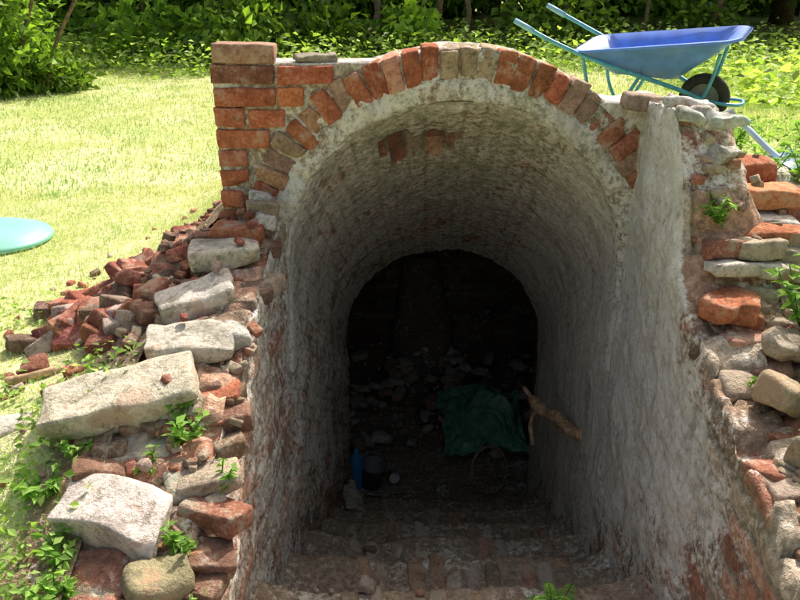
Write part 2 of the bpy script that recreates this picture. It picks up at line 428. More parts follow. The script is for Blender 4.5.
st.add((-.50,2.78,.83),(.07,.07,.05),(.3,.1,.3),(.78,.74,.70),.012,.015,16,(3,3,2),3)
st.add((-.49,2.70,.77),(.08,.06,.05),(.1,.3,.6),(.78,.74,.70),.012,.015,16,(3,3,2),3)
st.add((-.52,2.20,.53),(.08,.10,.08),(.1,.1,.2),(.70,.67,.62),.014,.012,14,(2,2,2),3)
st.add((-.58,1.45,.24),(.16,.11,.09),(.1,.1,.5),(.36,.32,.19),.02,.012,14,(3,2,2),2)
st.add((-1.14,1.97,.35),(.12,.09,.05),(.1,.1,.5),(.62,.59,.52),.014,.012,14,(3,2,2),3)
st.add((-1.03,1.85,.33),(.09,.07,.05),(.1,.1,.9),(.62,.59,.52),.014,.012,14,(3,2,2),3)
st.out('coping_stones',M_stone,wl)
bg=Bag(); OR=[((.52,.21,.11),3),((.46,.17,.09),3),((.56,.32,.23),2)]
for (x,y,z,sx,rz,w) in [(1.18,2.58,.985,.13,.2,0),(1.16,2.42,.935,.22,.10,0),(1.31,2.46,.90,.2,.3,0),(1.13,2.27,.845,.22,-.05,0),(1.28,2.33,.82,.2,.3,0),(.97,2.00,.62,.13,.2,0),(.94,2.06,.70,.14,.8,0),(1.0,2.10,.70,.2,1.2,0),(1.27,2.2,.76,.2,.4,0)]:
    bg.add((x,y,z),(sx,.105,.066),(U(-.05,.05),U(-.06,.06),rz),bcol(1.05,OR),.008,.006,20,(3,1,1),2)
for y in np.arange(1.25,2.3,.075):
    zt=np.interp(y,*RP)
    for x in (.92,1.0,1.10,1.2,1.32):
        if R()<.3: continue
        bg.add((x+U(-.03,.03),y+U(-.02,.02),min(zt,.64+.28*sstep(1.7,2.6,y) if x>1.1 else 9)+U(-.035,.008)),(U(.08,.14),.10,.06),(U(-.2,.2),U(-.15,.15),U(-.5,.5)),bcol(.9,RG),.009,.009,20,(2,1,1),3)
for i in range(260):
    y=U(1.3,2.4); x=U(.88,1.35); s=U(.01,.035)
    bg.add((x,y,min(np.interp(y,*RP),.64+.28*sstep(1.7,2.6,y) if x>1.1 else 9)+.012),(s*1.5,s,s*.8),(U(-.5,.5),U(-.5,.5),U(0,6)),bcol(1,RG),s*.15,s*.15,30,(0,0,0),1)
bg.add((1.16,2.62,.91),(.2,.2,.066),(0,0,U(-.1,.1)),bcol(.9),.010,.005,18,(2,2,1),1)
bg.out('ragged_bricks',M_brickd,wr)
st=Bag()
for (c,s,r_,col) in [((1.13,2.37,.885),(.24,.13,.04),(.05,.05,.1),ws),((1.06,2.2,.785),(.30,.16,.045),(.1,.12,.1),ws),((.98,2.40,1.05),(.10,.1,.12),(.2,.1,.3),(.68,.65,.60)),((.94,2.58,1.18),(.12,.13,.06),(.1,.2,.5),(.74,.72,.70)),((.96,2.46,1.17),(.10,.12,.07),(.1,.2,.9),(.70,.68,.64)),((.97,2.31,.93),(.07,.08,.09),(.4,.2,.5),(.6,.57,.53)),((1.04,2.45,1.0),(.10,.10,.1),(.4,.2,.5),(.58,.54,.48)),
    ((1.0,1.74,.60),(.15,.11,.08),(.2,.3,.5),(.46,.36,.25)),((1.07,1.93,.65),(.13,.10,.07),(.3,.1,.2),(.50,.42,.34)),((1.2,1.9,.66),(.18,.14,.08),(.2,.3,.5),(.46,.38,.30)),((1.0,1.55,.54),(.14,.12,.07),(.1,.2,.9),(.40,.32,.24)),((1.15,1.6,.56),(.18,.14,.08),(.1,.2,.9),(.44,.36,.28))]:
    st.add(c,s,r_,col,.010,.014,17,(4,4,3),5)
for i in range(26):
    x=U(.89,1.05);y=U(2.36,2.82);s=U(.03,.07)
    st.add((x,y,1.17+U(-.01,.02)-.3*max(0,x-.97)),(s*1.4,s,s*.6),(U(-.4,.4),U(-.4,.4),U(0,6)),(.70*U(.8,1.1),.66,.60),s*.15,s*.2,20,(2,2,1),3)
st.out('mortar_rubble',M_stone,wr)

# ---------------- stairs
steps=empty('brick_steps')
nst=8; G_=.46; RZ=.2787
sb=Bag(); V=[];C=[];Wa=[];A=[]; pts=[]
yy=1.2; zz=.16; pts.append((.95,.165)); 
for k in range(nst):
    pts.append((yy+k*G_,zz-k*RZ)); pts.append((yy+k*G_+.04,zz-(k+1)*RZ))
pts.append((yy+nst*G_+3.0,zz-nst*RZ))
fine=[]
for a,b in zip(pts[:-1],pts[1:]):
    L=math.hypot(a[0]-b[0],a[1]-b[1]); q=max(1,int(L/.02))
    for t in range(q): fine.append((a[0]+(b[0]-a[0])*t/q,a[1]+(b[1]-a[1])*t/q))
fine.append(pts[-1]); nx=76
for (fy,fz) in fine:
    inside=fy<4.85
    for i in range(nx):
        t=i/(nx-1); wid=(W+.05) if inside else 1.7
        x=CX(min(fy,4.8))+(2*t-1)*wid
        edge=.07*max(0,abs(2*t-1)-.75)/.25 if inside else 0
        V.append((x,fy+.03*N(x,fy,fz,5),fz+edge+.030*N(x,fy,fz,4)+.018*N(x,fy,fz,13)+.010*N(x,fy,fz,32)+.002)); C.append((.40,.31,.23)); Wa.append(.22+.35*N(x,fy,fz,3)); A.append(.25)
mk('step_bed',V,gridfaces(len(fine),nx),M_wall,steps,True,C,{'wash':Wa,'alg':A,'jm':[1.]*len(V)})
dp=[((.50,.30,.22),2.5),((.46,.35,.26),4),((.60,.51,.42),4),((.34,.26,.19),1.5)]
for k in range(nst):
    y=yy+k*G_; z=zz-k*RZ
    x=CX(y)-W+.04; run=0
    while x<CX(y)+W-.03:
        if R()<.9:
            wb_=U(.060,.070); sb.add((x+.035,y-.10+U(-.03,.018)-.02*abs(N(x,y,1,2))*2,z-.042+U(-.020,.008)),(wb_,.205,.104),(U(-.10,.10),U(-.10,.10),U(-.10,.10)),bcol(1.0,dp),.014,.011,18,(1,3,1),random.choice((1,2,3)))
        x+=.0755+U(-.002,.004)
    for rowi in (1,2):
        x=CX(y)-W+.05+U(0,.1); yc=y-.165-rowi*.112
        while x<CX(y)+W-.12:
            if R()<.55: sb.add((x+.105,yc+U(-.02,.02),z-.034+U(-.016,.006)),(.21,.102,.066),(U(-.08,.08),U(-.06,.06),U(-.12,.12)),bcol(.95,dp),.013,.010,16,(3,1,0),random.choice((1,2,3)))
            x+=.222
    for zc_ in (.135,.21):
        x=CX(y)-W+.04+(.11 if zc_<.2 else 0)
        while x<CX(y)+W-.1:
            if R()<.8: sb.add((x+.105,y-.035+U(-.008,.008)+.02*(zc_>.2),z-zc_),(.21,.10,.064),(U(-.03,.03),U(-.03,.03),U(-.03,.03)),bcol(.75,dp),.009,.006,18,(3,1,0),1)
            x+=.222
sb.out('step_bricks',M_brickd,steps)
rbg=Bag()
for i in range(900):
    y=U(1.5,6.6); x=CX(min(y,4.8))+U(-.62,.62)*(1 if y<4.8 else 1.6)
    if y<4.8 and R()<.45: x=CX(y)+random.choice((-1,1))*(.64-abs(np.random.normal())*.10)
    k=max(0,math.ceil((y-yy)/G_)); z=zz-min(k,nst)*RZ
    if y>5.2: z+=.22*max(0,(y-5.2))
    s=U(.006,.026)*(1 if R()<.93 else 2.2)
    rbg.add((x,y,z+s*.25),(s*U(1,1.6),s,s*U(.5,.9)),(U(-.5,.5),U(-.5,.5),U(0,6)),bcol(.95,[((.44,.26,.19),2),((.50,.44,.36),3),((.38,.30,.22),3),((.70,.66,.60),1)]),s*.2,s*.18,30,(1,1,0),1)
rbg.out('brick_debris',M_brickd)
sun_patch=Bag()  # pale chunks added as a patch of sunlight; its brightness is in their colour
sun_patch.add((-.36,4.62,-1.89),(.09,.22,.07),(.25,.1,.1),(.88,.82,.72),.02,.02,12,(3,5,3),5)
sun_patch.add((-.33,4.36,-1.72),(.12,.26,.04),(.1,.1,.3),(.88,.82,.72),.02,.02,12,(3,5,2),5)
sun_patch.add((-.28,4.14,-1.68),(.14,.10,.03),(.1,.1,.8),(.88,.82,.72),.01,.015,14,(3,3,2),5)
sun_patch.out('painted_sun_patch',M_stone)
# ---------------- chamber at the bottom
cham=empty('underground_brick_chamber')
def wallq(name,o,u,v,nu,nv,lu,lv):
    V=[];C=[];Wa=[];A=[];J=[]; o=Vector(o);u=Vector(u);v=Vector(v); nrm=u.cross(v)
    for i in range(nu):
        for j in range(nv):
            a=lu*i/(nu-1); b=lv*j/(nv-1); p=o+u*a+v*b; m,r1,r2=pat(a,b,.225,.075)
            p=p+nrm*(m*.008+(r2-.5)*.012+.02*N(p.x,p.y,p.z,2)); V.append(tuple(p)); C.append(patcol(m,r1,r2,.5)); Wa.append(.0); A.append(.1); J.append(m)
    mk(name,V,gridfaces(nu,nv),M_wall,cham,True,C,{'wash':Wa,'alg':A,'jm':J})
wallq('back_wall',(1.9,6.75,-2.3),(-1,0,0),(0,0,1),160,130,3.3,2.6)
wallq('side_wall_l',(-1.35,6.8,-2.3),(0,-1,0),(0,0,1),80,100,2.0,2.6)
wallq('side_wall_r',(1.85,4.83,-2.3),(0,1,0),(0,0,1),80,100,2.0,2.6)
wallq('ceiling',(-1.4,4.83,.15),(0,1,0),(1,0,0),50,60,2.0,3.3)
def chfront():
    V=[];cx=CX(4.83);cz=ZS(4.83);n=80
    for i in range(n):
        x=-1.4+3.3*i/(n-1)
        zl=-2.3
        if abs(x-cx)<W: zl=cz+math.sqrt(W*W-(x-cx)**2)
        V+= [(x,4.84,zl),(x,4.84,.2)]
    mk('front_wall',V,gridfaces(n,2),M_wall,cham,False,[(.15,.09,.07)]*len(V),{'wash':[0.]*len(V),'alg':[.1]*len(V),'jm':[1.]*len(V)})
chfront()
V=[];C=[];nb_=60
for j in range(70):
    t=j/69; z=-2.05+1.25*t; w=.36-.20*t; dpt=.42-.28*t
    for i in range(nb_):
        a=math.pi*i/(nb_-1); ca,sa=math.cos(a),math.sin(a)
        x=.20+w*math.copysign(abs(ca)**.6,ca); y=6.76-dpt*abs(sa)**.6
        k=.05*N(x,y,z,4)+.02*N(x,y,z,13); V.append((x+k,y-k,z)); C.append((.26,.20,.155))
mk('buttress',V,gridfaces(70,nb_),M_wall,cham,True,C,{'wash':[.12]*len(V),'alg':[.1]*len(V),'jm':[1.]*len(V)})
rs=Bag()
for i in range(130):
    x=U(-.5,1.2); y=U(5.3,6.5); s=U(.03,.10)
    rs.add((x,y,-2.04+.26*(y-5.2)+.1*math.exp(-((x-.1)/.35)**2)),(s*1.5,s,s*.7),(U(-.5,.5),U(-.5,.5),U(0,6)),bcol(1,[((.42,.24,.18),2),((.54,.48,.41),3),((.76,.72,.67),1.3)]),.009,.012,22,(1,1,1),3)
rs.out('rubble_heap',M_brickd,cham)

# ---------------- debris pile left
dbp=Bag()
pile=[((.32,.12,.09),3),((.28,.11,.085),2),((.44,.17,.11),2),((.54,.44,.37),1.5),((.22,.14,.11),1)]
for i in range(38):
    t=U(0,6.28); q=math.sqrt(R()); x=-1.03+.27*q*math.cos(t); y=2.70+.34*q*math.sin(t)
    hgt=.09*(1-q)**.8
    L=random.choice((.20,.15,.11,.11,.13,.09)); 
    dbp.add((x,y,H(x,y)+.005+hgt*R()+.015),(L,.095,.06),(U(-.6,.6),U(-.6,.6),U(0,6.28)),bcol(1,pile),.008,.007,22,(2,1,1),random.choice((1,2,3,3)))
for (x,y) in [(-1.34,2.50),(-1.22,2.30),(-.90,2.42),(-1.0,2.34),(-1.36,2.78)]:
    dbp.add((x,y,H(x,y)+.02),(U(.09,.15),.085,.055),(U(-.3,.3),U(-.3,.3),U(0,6.28)),bcol(1,pile),.009,.008,22,(2,1,1),3)
for i in range(300):
    x=-.98+np.random.normal()*.22; y=2.78+np.random.normal()*.45; s=U(.01,.035)
    dbp.add((x,y,H(x,y)+s*.2),(s*1.4,s,s*.7),(U(-.5,.5),U(-.5,.5),U(0,6)),bcol(1,pile),s*.2,s*.15,30,(0,0,0),1)
dbp.out('brick_pile',M_brick)

# ---------------- tubes
def tube(pts,r,n=10,closed=False,jit=0):
    P=[Vector(p) for p in pts]; rs_=r if isinstance(r,(list,tuple)) else [r]*len(P); V=[];F=[]
    up=Vector((0,0,1)); prev=None
    for i,p in enumerate(P):
        a=P[i-1] if (i>0 or closed) else p; b=P[(i+1)%len(P)] if (i<len(P)-1 or closed) else p
        t=(b-a).normalized()
        if prev is None:
            s=t.cross(up); 
            if s.length<.1: s=t.cross(Vector((1,0,0)))
        else: s=prev-t*prev.dot(t)
        s.normalize(); prev=s; q=t.cross(s)
        for k in range(n):
            a_=2*math.pi*k/n; rr=rs_[i]*(1+jit*noise.noise(Vector((i*.7,k*1.3,1))))
            V.append(tuple(p+(s*math.cos(a_)+q*math.sin(a_))*rr))
    m=len(P)
    for i in range(m if closed else m-1):
        for k in range(n):
            F.append((i*n+k,i*n+(k+1)%n,((i+1)%m)*n+(k+1)%n,((i+1)%m)*n+k))
    if not closed: F.append(tuple(range(n))[::-1]); F.append(tuple((m-1)*n+k for k in range(n)))
    return V,F
def smoothpts(pts,sub=6):
    P=[Vector(p) for p in pts]; out=[]
    for i in range(len(P)-1):
        a=P[max(0,i-1)];b=P[i];c=P[i+1];d=P[min(len(P)-1,i+2)]
        for k in range(sub):
            t=k/sub; out.append(.5*((2*b)+(c-a)*t+(2*a-5*b+4*c-d)*t*t+(3*b-a-3*c+d)*t**3))
    out.append(P[-1]); return out

# ---------------- wheelbarrow
M_blue=mat_plain('blue_plastic_tub',(.13,.27,.80),.38,.15,8,.3,0,(.32,.35,.42)); M_frame=mat_plain('painted_tube',(.10,.38,.58),.4,.2,20,.3)
M_rub=mat_plain('black_rubber',(.03,.028,.026),.8,.3,30,.4); M_hub=mat_plain('wheel_hub',(.22,.23,.24),.6,.2,20,.5); M_grip=mat_plain('grip',(.25,.48,.70),.5,.1,20,.1)
wx,wy=2.19,5.72
barrow=empty('wheelbarrow',(wx,wy,H(wx,wy)-.02),(math.radians(7),math.radians(0),math.radians(-30))); barrow.scale=(.93,.93,.90)
def rrect(x0,x1,w0,w1,z0,z1,r,n=7):
    cs=[((x1-r),(w1-r),0),((x0+r),(w0-r),90),((x0+r),-(w0-r),180),((x1-r),-(w1-r),270)]; P=[]
    for cx,cy,a0 in cs:
        for k in range(n):
            a=math.radians(a0+90*k/(n-1)); x=cx+r*math.cos(a); y=cy+r*math.sin(a); t=(x-x0)/(x1-x0); P.append((x,y,z0+(z1-z0)*t))
    return P
rings=[rrect(-.62,-.25,.17,.13,.38,.34,.06),rrect(-.70,-.19,.20,.16,.385,.35,.08),rrect(-.84,.05,.27,.24,.48,.54,.10),rrect(-.95,.23,.325,.295,.565,.695,.12),
 rrect(-.97,.25,.345,.315,.568,.698,.13),rrect(-.975,.255,.35,.32,.552,.682,.13)]
inner=[rrect(-.95,.225,.32,.29,.570,.699,.12),rrect(-.835,.04,.262,.232,.485,.545,.10),rrect(-.695,-.195,.195,.155,.395,.36,.08)]
V=[];F=[]
for rg in rings: V+=rg
m=len(rings[0])
for i in range(len(rings)-1):
    for k in range(m): F.append((i*m+k,i*m+(k+1)%m,(i+1)*m+(k+1)%m,(i+1)*m+k))
b0=len(V)
for rg in inner: V+=rg
F2=[(4*m+k,4*m+(k+1)%m,b0+(k+1)%m,b0+k) for k in range(m)]
for i in range(2):
    for k in range(m): F2.append((b0+i*m+k,b0+i*m+(k+1)%m,b0+(i+1)*m+(k+1)%m,b0+(i+1)*m+k))
F+=F2; F.append(tuple(range(m))[::-1]); F.append(tuple(b0+2*m+k for k in range(m)))
mk('tub',V,F,M_blue,barrow)
def tb(name,pts,r,mat,sub=6):
    V,F=tube(smoothpts(pts,sub) if sub else pts,r,10); mk(name,V,F,mat,barrow)
for s in (-1,1):
    tb('handle_%d'%s,[(.0,s*.085,.19),(-.12,s*.12,.25),(-.35,s*.20,.345),(-.75,s*.30,.49),(-1.1,s*.355,.64),(-1.38,s*.36,.775)],.017,M_frame)
    V,F=tube([(-1.26,s*.36,.715),(-1.34,s*.36,.756),(-1.42,s*.36,.796)],[.022,.023,.021],10); mk('grip_%d'%s,V,F,M_grip,barrow)
    tb('leg_%d'%s,[(-.45,s*.20,.38),(-.60,s*.24,.10),(-.66,s*.245,.015),(-.72,s*.245,.015),(-.82,s*.255,.20),(-.88,s*.295,.53)],.014,M_frame)
    tb('strut_%d'%s,[(.0,s*.085,.19),(.06,s*.11,.36),(.10,s*.16,.56)],.013,M_frame)
tb('front_bar',[(.0,.085,.19),(.15,.085,.17),(.26,.07,.165),(.285,0,.165),(.26,-.07,.165),(.15,-.085,.17),(.0,-.085,.19)],.013,M_frame)
tb('leg_brace',[(-.63,.243,.05),(-.66,0,.09),(-.63,-.243,.05)],.011,M_frame)
tb('axle',[(0,-.10,.19),(0,0,.19),(0,.10,.19)],.010,M_hub,0)
ring=[(.145*math.cos(2*math.pi*k/40),0,.19+.145*math.sin(2*math.pi*k/40)) for k in range(40)]
V,F=tube(ring,.045,12,True); mk('tyre',V,F,M_rub,barrow)
V=[];F=[]
for k in range(32):
    a=2*math.pi*k/32
    for (r_,yy_) in ((.112,.028),(.09,.012),(.035,.012),(.03,.04),(.012,.04)): V.append((r_*math.cos(a),yy_,.19+r_*math.sin(a)))
    for (r_,yy_) in ((.112,-.028),(.09,-.012),(.035,-.012),(.03,-.04),(.012,-.04)): V.append((r_*math.cos(a),yy_,.19+r_*math.sin(a)))
for k in range(32):
    for q in (0,1,2,3,5,6,7,8): 
        n2=((k+1)%32)*10; F.append((k*10+q,k*10+q+1,n2+q+1,n2+q))
mk('hub',V,F,M_hub,barrow)

# ---------------- small plastic items
M_teal=mat_plain('pale_teal_plastic',(.22,.60,.50),.45,.08,6,.12); 
V=[];F=[]; pr=[(.30,.0),(.305,.012),(.295,.03),(.27,.034),(.25,.05),(.18,.066),(.09,.074),(.001,.076)]; n=56
for r_,z_ in pr:
    for k in range(n):
        a=2*math.pi*k/n; rr=r_*(1+.012*(math.cos(8*a) if .2<r_<.28 else 0)); V.append((rr*math.cos(a),rr*math.sin(a),z_))
for i in range(len(pr)-1):
    for k in range(n): F.append((i*n+k,i*n+(k+1)%n,(i+1)*n+(k+1)%n,(i+1)*n+k))
o=mk('plastic_lid',V,F,M_teal); o.location=(-2.05,3.72,H(-2.05,3.72)+.02); o.rotation_euler=(.03,.03,.2); o.scale=(.95,.85,.8)
M_pb=mat_plain('pale_blue_plastic',(.42,.58,.78),.4,.1,10,.25,0,(.4,.4,.38))
sp=empty('plastic_hand_spade',(1.43,2.95,H(1.43,2.95)+.04),(.15,.35,math.radians(-62)))
V=[];F=[];nu=14;nv=11
for i in range(nu):
    t=i/(nu-1); hw=.055*(1-.35*max(0,t-.5)*2) if t<.99 else .03
    for j in range(nv):
        s=-1+2*j/(nv-1); V.append((t*.17,s*hw,.03*s*s*(1-.4*t)+.01*math.sin(t*3)))
nb0=len(V); F=gridfaces(nu,nv).tolist(); V+=[(x,y,z-.004) for x,y,z in V]; F+=[tuple(nb0+q for q in f[::-1]) for f in F]
mk('blade',V,F,M_pb,sp)
V,F=tube(smoothpts([(.03,0,.006),(-.04,0,.012),(-.14,0,.03),(-.19,0,.035)],4),[.012]*13,10); mk('shaft',V,F,M_pb,sp)
V,F=tube(smoothpts([(-.19,-.04,.035),(-.20,0,.037),(-.19,.04,.035)],4),.011,10); mk('handle',V,F,M_pb,sp)

# things at the foot of the steps
M_tarp=mat_plain('green_tarpaulin',(.16,.44,.30),.28,.25,14,.2,0,(.14,.20,.13))
V=[];n=90
for i in range(n):
    for j in range(n):
        a=i/(n-1)-.5; b=j/(n-1)-.5
        x=.70+a*.72+.12*N(a,b,0,3); y=5.50+b*.7+.12*N(a,b,5,3)
        r_=math.hypot(a*1.0,b*1.0); base=-1.92+.22*max(0,y-5.2)
        fold=abs(N(a+.6*b,b,1,4.5))*.24+abs(N(a,b-.5*a,7,9))*.12
        z=base+.20*math.exp(-((a-.05)/.25)**2-((b)/.28)**2)+fold*max(.25,1-1.2*r_)+.012*N(a,b,2,25); V.append((x,y,z))
mk('green_tarpaulin',V,gridfaces(n,n),M_tarp,None,False)
M_cup=mat_plain('white_plastic',(.8,.8,.78),.4,.05,10,.15); M_bl2=mat_plain('blue_plastic',(.08,.38,.80),.4,.1,10,.1); M_dk=mat_plain('dark_metal',(.26,.26,.26),.5,.2,20,.3)
def lathe(name,prof,mat,loc,rot=(0,0,0),n=28,parent=None):
    V=[];F=[]
    for r_,z_ in prof:
        for k in range(n): a=2*math.pi*k/n; V.append((r_*math.cos(a),r_*math.sin(a),z_))
    for i in range(len(prof)-1):
        for k in range(n): F.append((i*n+k,i*n+(k+1)%n,(i+1)*n+(k+1)%n,(i+1)*n+k))
    o=mk(name,V,F,mat,parent); o.location=loc; o.rotation_euler=rot; return o
lathe('plastic_cup',[(.001,0),(.032,0),(.042,.09),(.044,.09),(.040,.085),(.031,.006),(.001,.006)],M_cup,(-.08,5.02,-2.0),(1.3,.2,.4))
lathe('plastic_bottle',[(.001,0),(.05,0),(.055,.02),(.055,.24),(.045,.29),(.018,.33),(.018,.36),(.001,.362)],M_bl2,(-.345,4.94,-2.06),(0.05,.05,0))
pot=empty('metal_bucket',(-.22,4.97,-2.06))
lathe('pail',[(.001,.004),(.07,.004),(.10,.20),(.106,.205),(.098,.2),(.068,.012),(.001,.012)],M_dk,(0,0,0),(.08,.12,0),parent=pot)
V,F=tube([(.1*math.cos(a),.0+.0,.2+.1*math.sin(a)) for a in np.linspace(0,math.pi,16)],.004,6); mk('bail',V,F,M_dk,pot)
M_rust=mat_plain('rusty_steel',(.42,.31,.23),.7,.4,30,.3,0)
wh=empty('rusty_wheel',(.66,4.80,-1.80),(1.15,.35,.5))
V,F=tube([(.17*math.cos(2*math.pi*k/36),.17*math.sin(2*math.pi*k/36),0) for k in range(36)],.010,8,True); mk('rim',V,F,M_rust,wh)
V=[];F=[]
for k in range(12):
    a=2*math.pi*k/12; v,f=tube([(0,0,.02*(-1)**k),(.165*math.cos(a),.165*math.sin(a),0)],.0022,5); n0=len(V); V+=v; F+=[tuple(n0+q for q in ff) for ff in f]
mk('spokes',V,F,M_rust,wh)
V,F=tube([(0,0,-.04),(0,0,.04)],.016,10); mk('hub',V,F,M_rust,wh)
M_wood=mat_plain('dead_wood',(.54,.36,.22),.85,.45,35,.5)
br=empty('dead_branch')
main=smoothpts([(.95,3.22,-.52),(.86,3.34,-.53),(.82,3.50,-.55),(.77,3.66,-.60),(.73,3.80,-.60)],5)
V,F=tube(main,[.018,.024,.030,.033,.028,.030,.034,.026,.028,.034,.036,.032,.028,.026,.034,.040,.042,.034,.026,.020,.012],12,jit=.45); mk('limb',V,F,M_wood,br)
for p in [[(.90,3.28,-.53),(.93,3.2,-.50),(.90,3.14,-.47)],[(.84,3.42,-.54),(.86,3.5,-.62),(.85,3.6,-.67)],[(.76,3.7,-.6),(.72,3.68,-.70),(.73,3.62,-.80)],[(.74,3.78,-.6),(.69,3.82,-.55)]]:
    V,F=tube(smoothpts(p,4),.012,8,jit=.4); mk('twig',V,F,M_wood,br)
V,F=tube(smoothpts([(-1.28,2.22,.37),(-1.15,2.26,.385),(-1.0,2.30,.40),(-.9,2.38,.42)],5),.013,8,jit=.4); mk('fallen_stick',V,F,M_wood)

# ---------------- leaves
def leaves(P,Dr,L,Wd,C,fold=.25,Nn=None):
    P=np.asarray(P);Dr=np.asarray(Dr);n=len(P); Dr=Dr/np.linalg.norm(Dr,axis=1,keepdims=True)
    if Nn is None: Nn=np.random.normal(size=(n,3))+np.array([0,0,1.0])
    S=np.cross(Dr,Nn); S/=np.linalg.norm(S,axis=1,keepdims=True)+1e-9; Nn=np.cross(S,Dr)
    L=np.asarray(L).reshape(-1,1)*np.ones((n,1)); Wd=np.asarray(Wd).reshape(-1,1)*np.ones((n,1))
    a=P; b=P+Dr*L*.42+S*Wd*.5+Nn*Wd*fold; c=P+Dr*L-Nn*L*.12; d=P+Dr*L*.42-S*Wd*.5+Nn*Wd*fold
    V=np.stack([a,b,c,d],1).reshape(-1,3); k=np.arange(n)*4
    F=np.concatenate([np.stack([k,k+1,k+2],1),np.stack([k,k+2,k+3],1)])
    return V,F,np.repeat(np.asarray(C),4,axis=0)
def rcol(n,a,b,j=.15):
    t=np.random.rand(n,1); c=np.array(a)*(1-t)+np.array(b)*t; return np.clip(c*(1+j*np.random.normal(size=(n,1))),.01,1)
def blobleaves(blobs,dens,size,ca,cb,zmin=None):
    PP=[];CC=[];DD=[]
    for (c,r) in blobs:
        c=np.array(c);r=np.array(r); n=int(dens*(r[0]*r[1]+r[0]*r[2]+r[1]*r[2])*4)
        d=np.random.normal(size=(n,3)); d/=np.linalg.norm(d,axis=1,keepdims=True)
        q=np.random.rand(n,1)**.45
        lump=np.array([1+.34*noise.noise(Vector(v)*2.2+Vector(c))+.26*noise.noise(Vector(v)*6+Vector(c)) for v in d])[:,None]
        P=c+d*r*q*lump; PP.append(P); DD.append(d*.6+np.random.normal(size=(n,3))*.6+np.array([0,0,-.15]))
        cc=rcol(n,ca,cb); cc*=(.6+.8*np.random.rand(1)[0]); CC.append(cc)
    P=np.concatenate(PP);D_=np.concatenate(DD);C=np.concatenate(CC)
    if zmin is not None:
        k=P[:,2]>zmin; P=P[k];D_=D_[k];C=C[k]
    s=size*(.5+1.0*np.random.rand(len(P)))
    return leaves(P,D_,s,s*.6,C)
def trunk(name_parent,base,h,r,lean=(0,0)):
    pts=[(base[0]+lean[0]*t+.1*N(t*3,base[0],1,1),base[1]+lean[1]*t,base[2]-.2+h*t) for t in np.linspace(0,1,9)]
    V,F=tube(pts,[r*(1.25-.8*t) if t>.1 else r*1.5 for t in np.linspace(0,1,9)],12,jit=.15); mk('trunk',V,F,M_bark,name_parent)
    for k in range(7):
        t=U(.35,.95); i=int(t*8); p=Vector(pts[i]); a=U(0,6.28); L=U(.8,1.8)
        V,F=tube(smoothpts([p,p+Vector((math.cos(a)*L*.5,math.sin(a)*L*.5,L*.35)),p+Vector((math.cos(a)*L,math.sin(a)*L,L*.9))],3),r*.28,7,jit=.2); mk('limb_%d'%k,V,F,M_bark,name_parent)
blobs=[((-4.9,9.0,1.0),(1.1,.9,.9)),((-4.4,8.8,.65),(.6,.6,.5)),((-5.8,8.7,1.3),(1.1,.9,1.1)),((-3.9,9.1,.45),(.4,.4,.3)),((-6.7,8.5,1.2),(1.2,.9,1.2)),((-4.9,8.3,.5),(.6,.4,.35)),((-5.3,9.6,1.9),(1.2,.8,.9))]
sh=empty('shrub'); V,F,C=blobleaves(blobs,420,.10,(.07,.14,.02),(.28,.44,.07),.25); mk('foliage',V,F,M_leaf,sh,False,C)
for k in range(6):
    V,F=tube(smoothpts([(-4.8+.3*k-.6,8.8,.3),(-4.8+.35*k-.7,8.8,.8),(-4.8+.5*k-1,8.8,1.5)],3),.02,6); mk('stem_%d'%k,V,F,M_bark,sh)
hb=[]
x=-10
while x<12:
    y=13.0+U(-.8,.8)+.7*math.sin(x*.6); b=.5+.1*R()
    if R()<.75: hb.append(((x,y,b+U(.1,.4)),(U(.5,1.0),U(.5,.8),U(.3,.7)))); 
    hb.append(((x+U(-.4,.4),y+1.1,b+1.3),(U(.8,1.3),.8,U(.8,1.2)))); hb.append(((x+U(-.4,.4),y+2.0,b+2.5),(1.4,1.0,1.2)))
    x+=U(.95,1.45)
hg=empty('hedge'); V,F,C=blobleaves(hb,125,.15,(.06,.12,.018),(.30,.46,.07),.2); mk('foliage',V,F,M_leaf,hg,False,C)
for k in range(18):
    x=-9+1.15*k+U(-.4,.4); trunk_pts=[(x,12.8+U(-.5,.5),.3),(x+U(-.4,.4),13.0,1.3),(x+U(-.9,.9),13.2,2.8)]
    V,F=tube(smoothpts(trunk_pts,4),U(.02,.06),8,jit=.2); mk('stem_%d'%k,V,F,M_bark,hg)
wb=[]
for x in np.arange(-16,18,1.7):
    for z in (1.0,2.8,4.6,6.2): wb.append(((x+U(-.5,.5),18.5+U(-.8,.8)+.2*z,z+U(-.3,.3)),(1.5,1.1,1.25)))
V,F,C=blobleaves(wb,36,.34,(.03,.065,.012),(.14,.23,.04)); wd=empty('distant_woodland'); mk('foliage',V,F,M_leaf,wd,False,C)
for (x,y) in [(-6.5,15.8),(-1.5,16.5),(3.0,15.9),(7.5,16.2)]:
    t=empty('tree'); trunk(t,(x,y,.6),4.6,.17,(U(-.4,.4),U(-.2,.2)))
    bl=[((x+U(-1.6,1.6),y+U(-1.0,1.2),U(3.0,5.6)),(U(.7,1.3),U(.7,1.3),U(.5,.9))) for _ in range(11)]
    V,F,C=blobleaves(bl,50,.22,(.05,.10,.015),(.14,.24,.04)); mk('crown',V,F,M_leaf,t,False,C)
def inhole(x,y):
    if y>HY1+.15 or y<.9: return False
    return (-.98 if y>2.2 else -.80)<x<HX1+.32
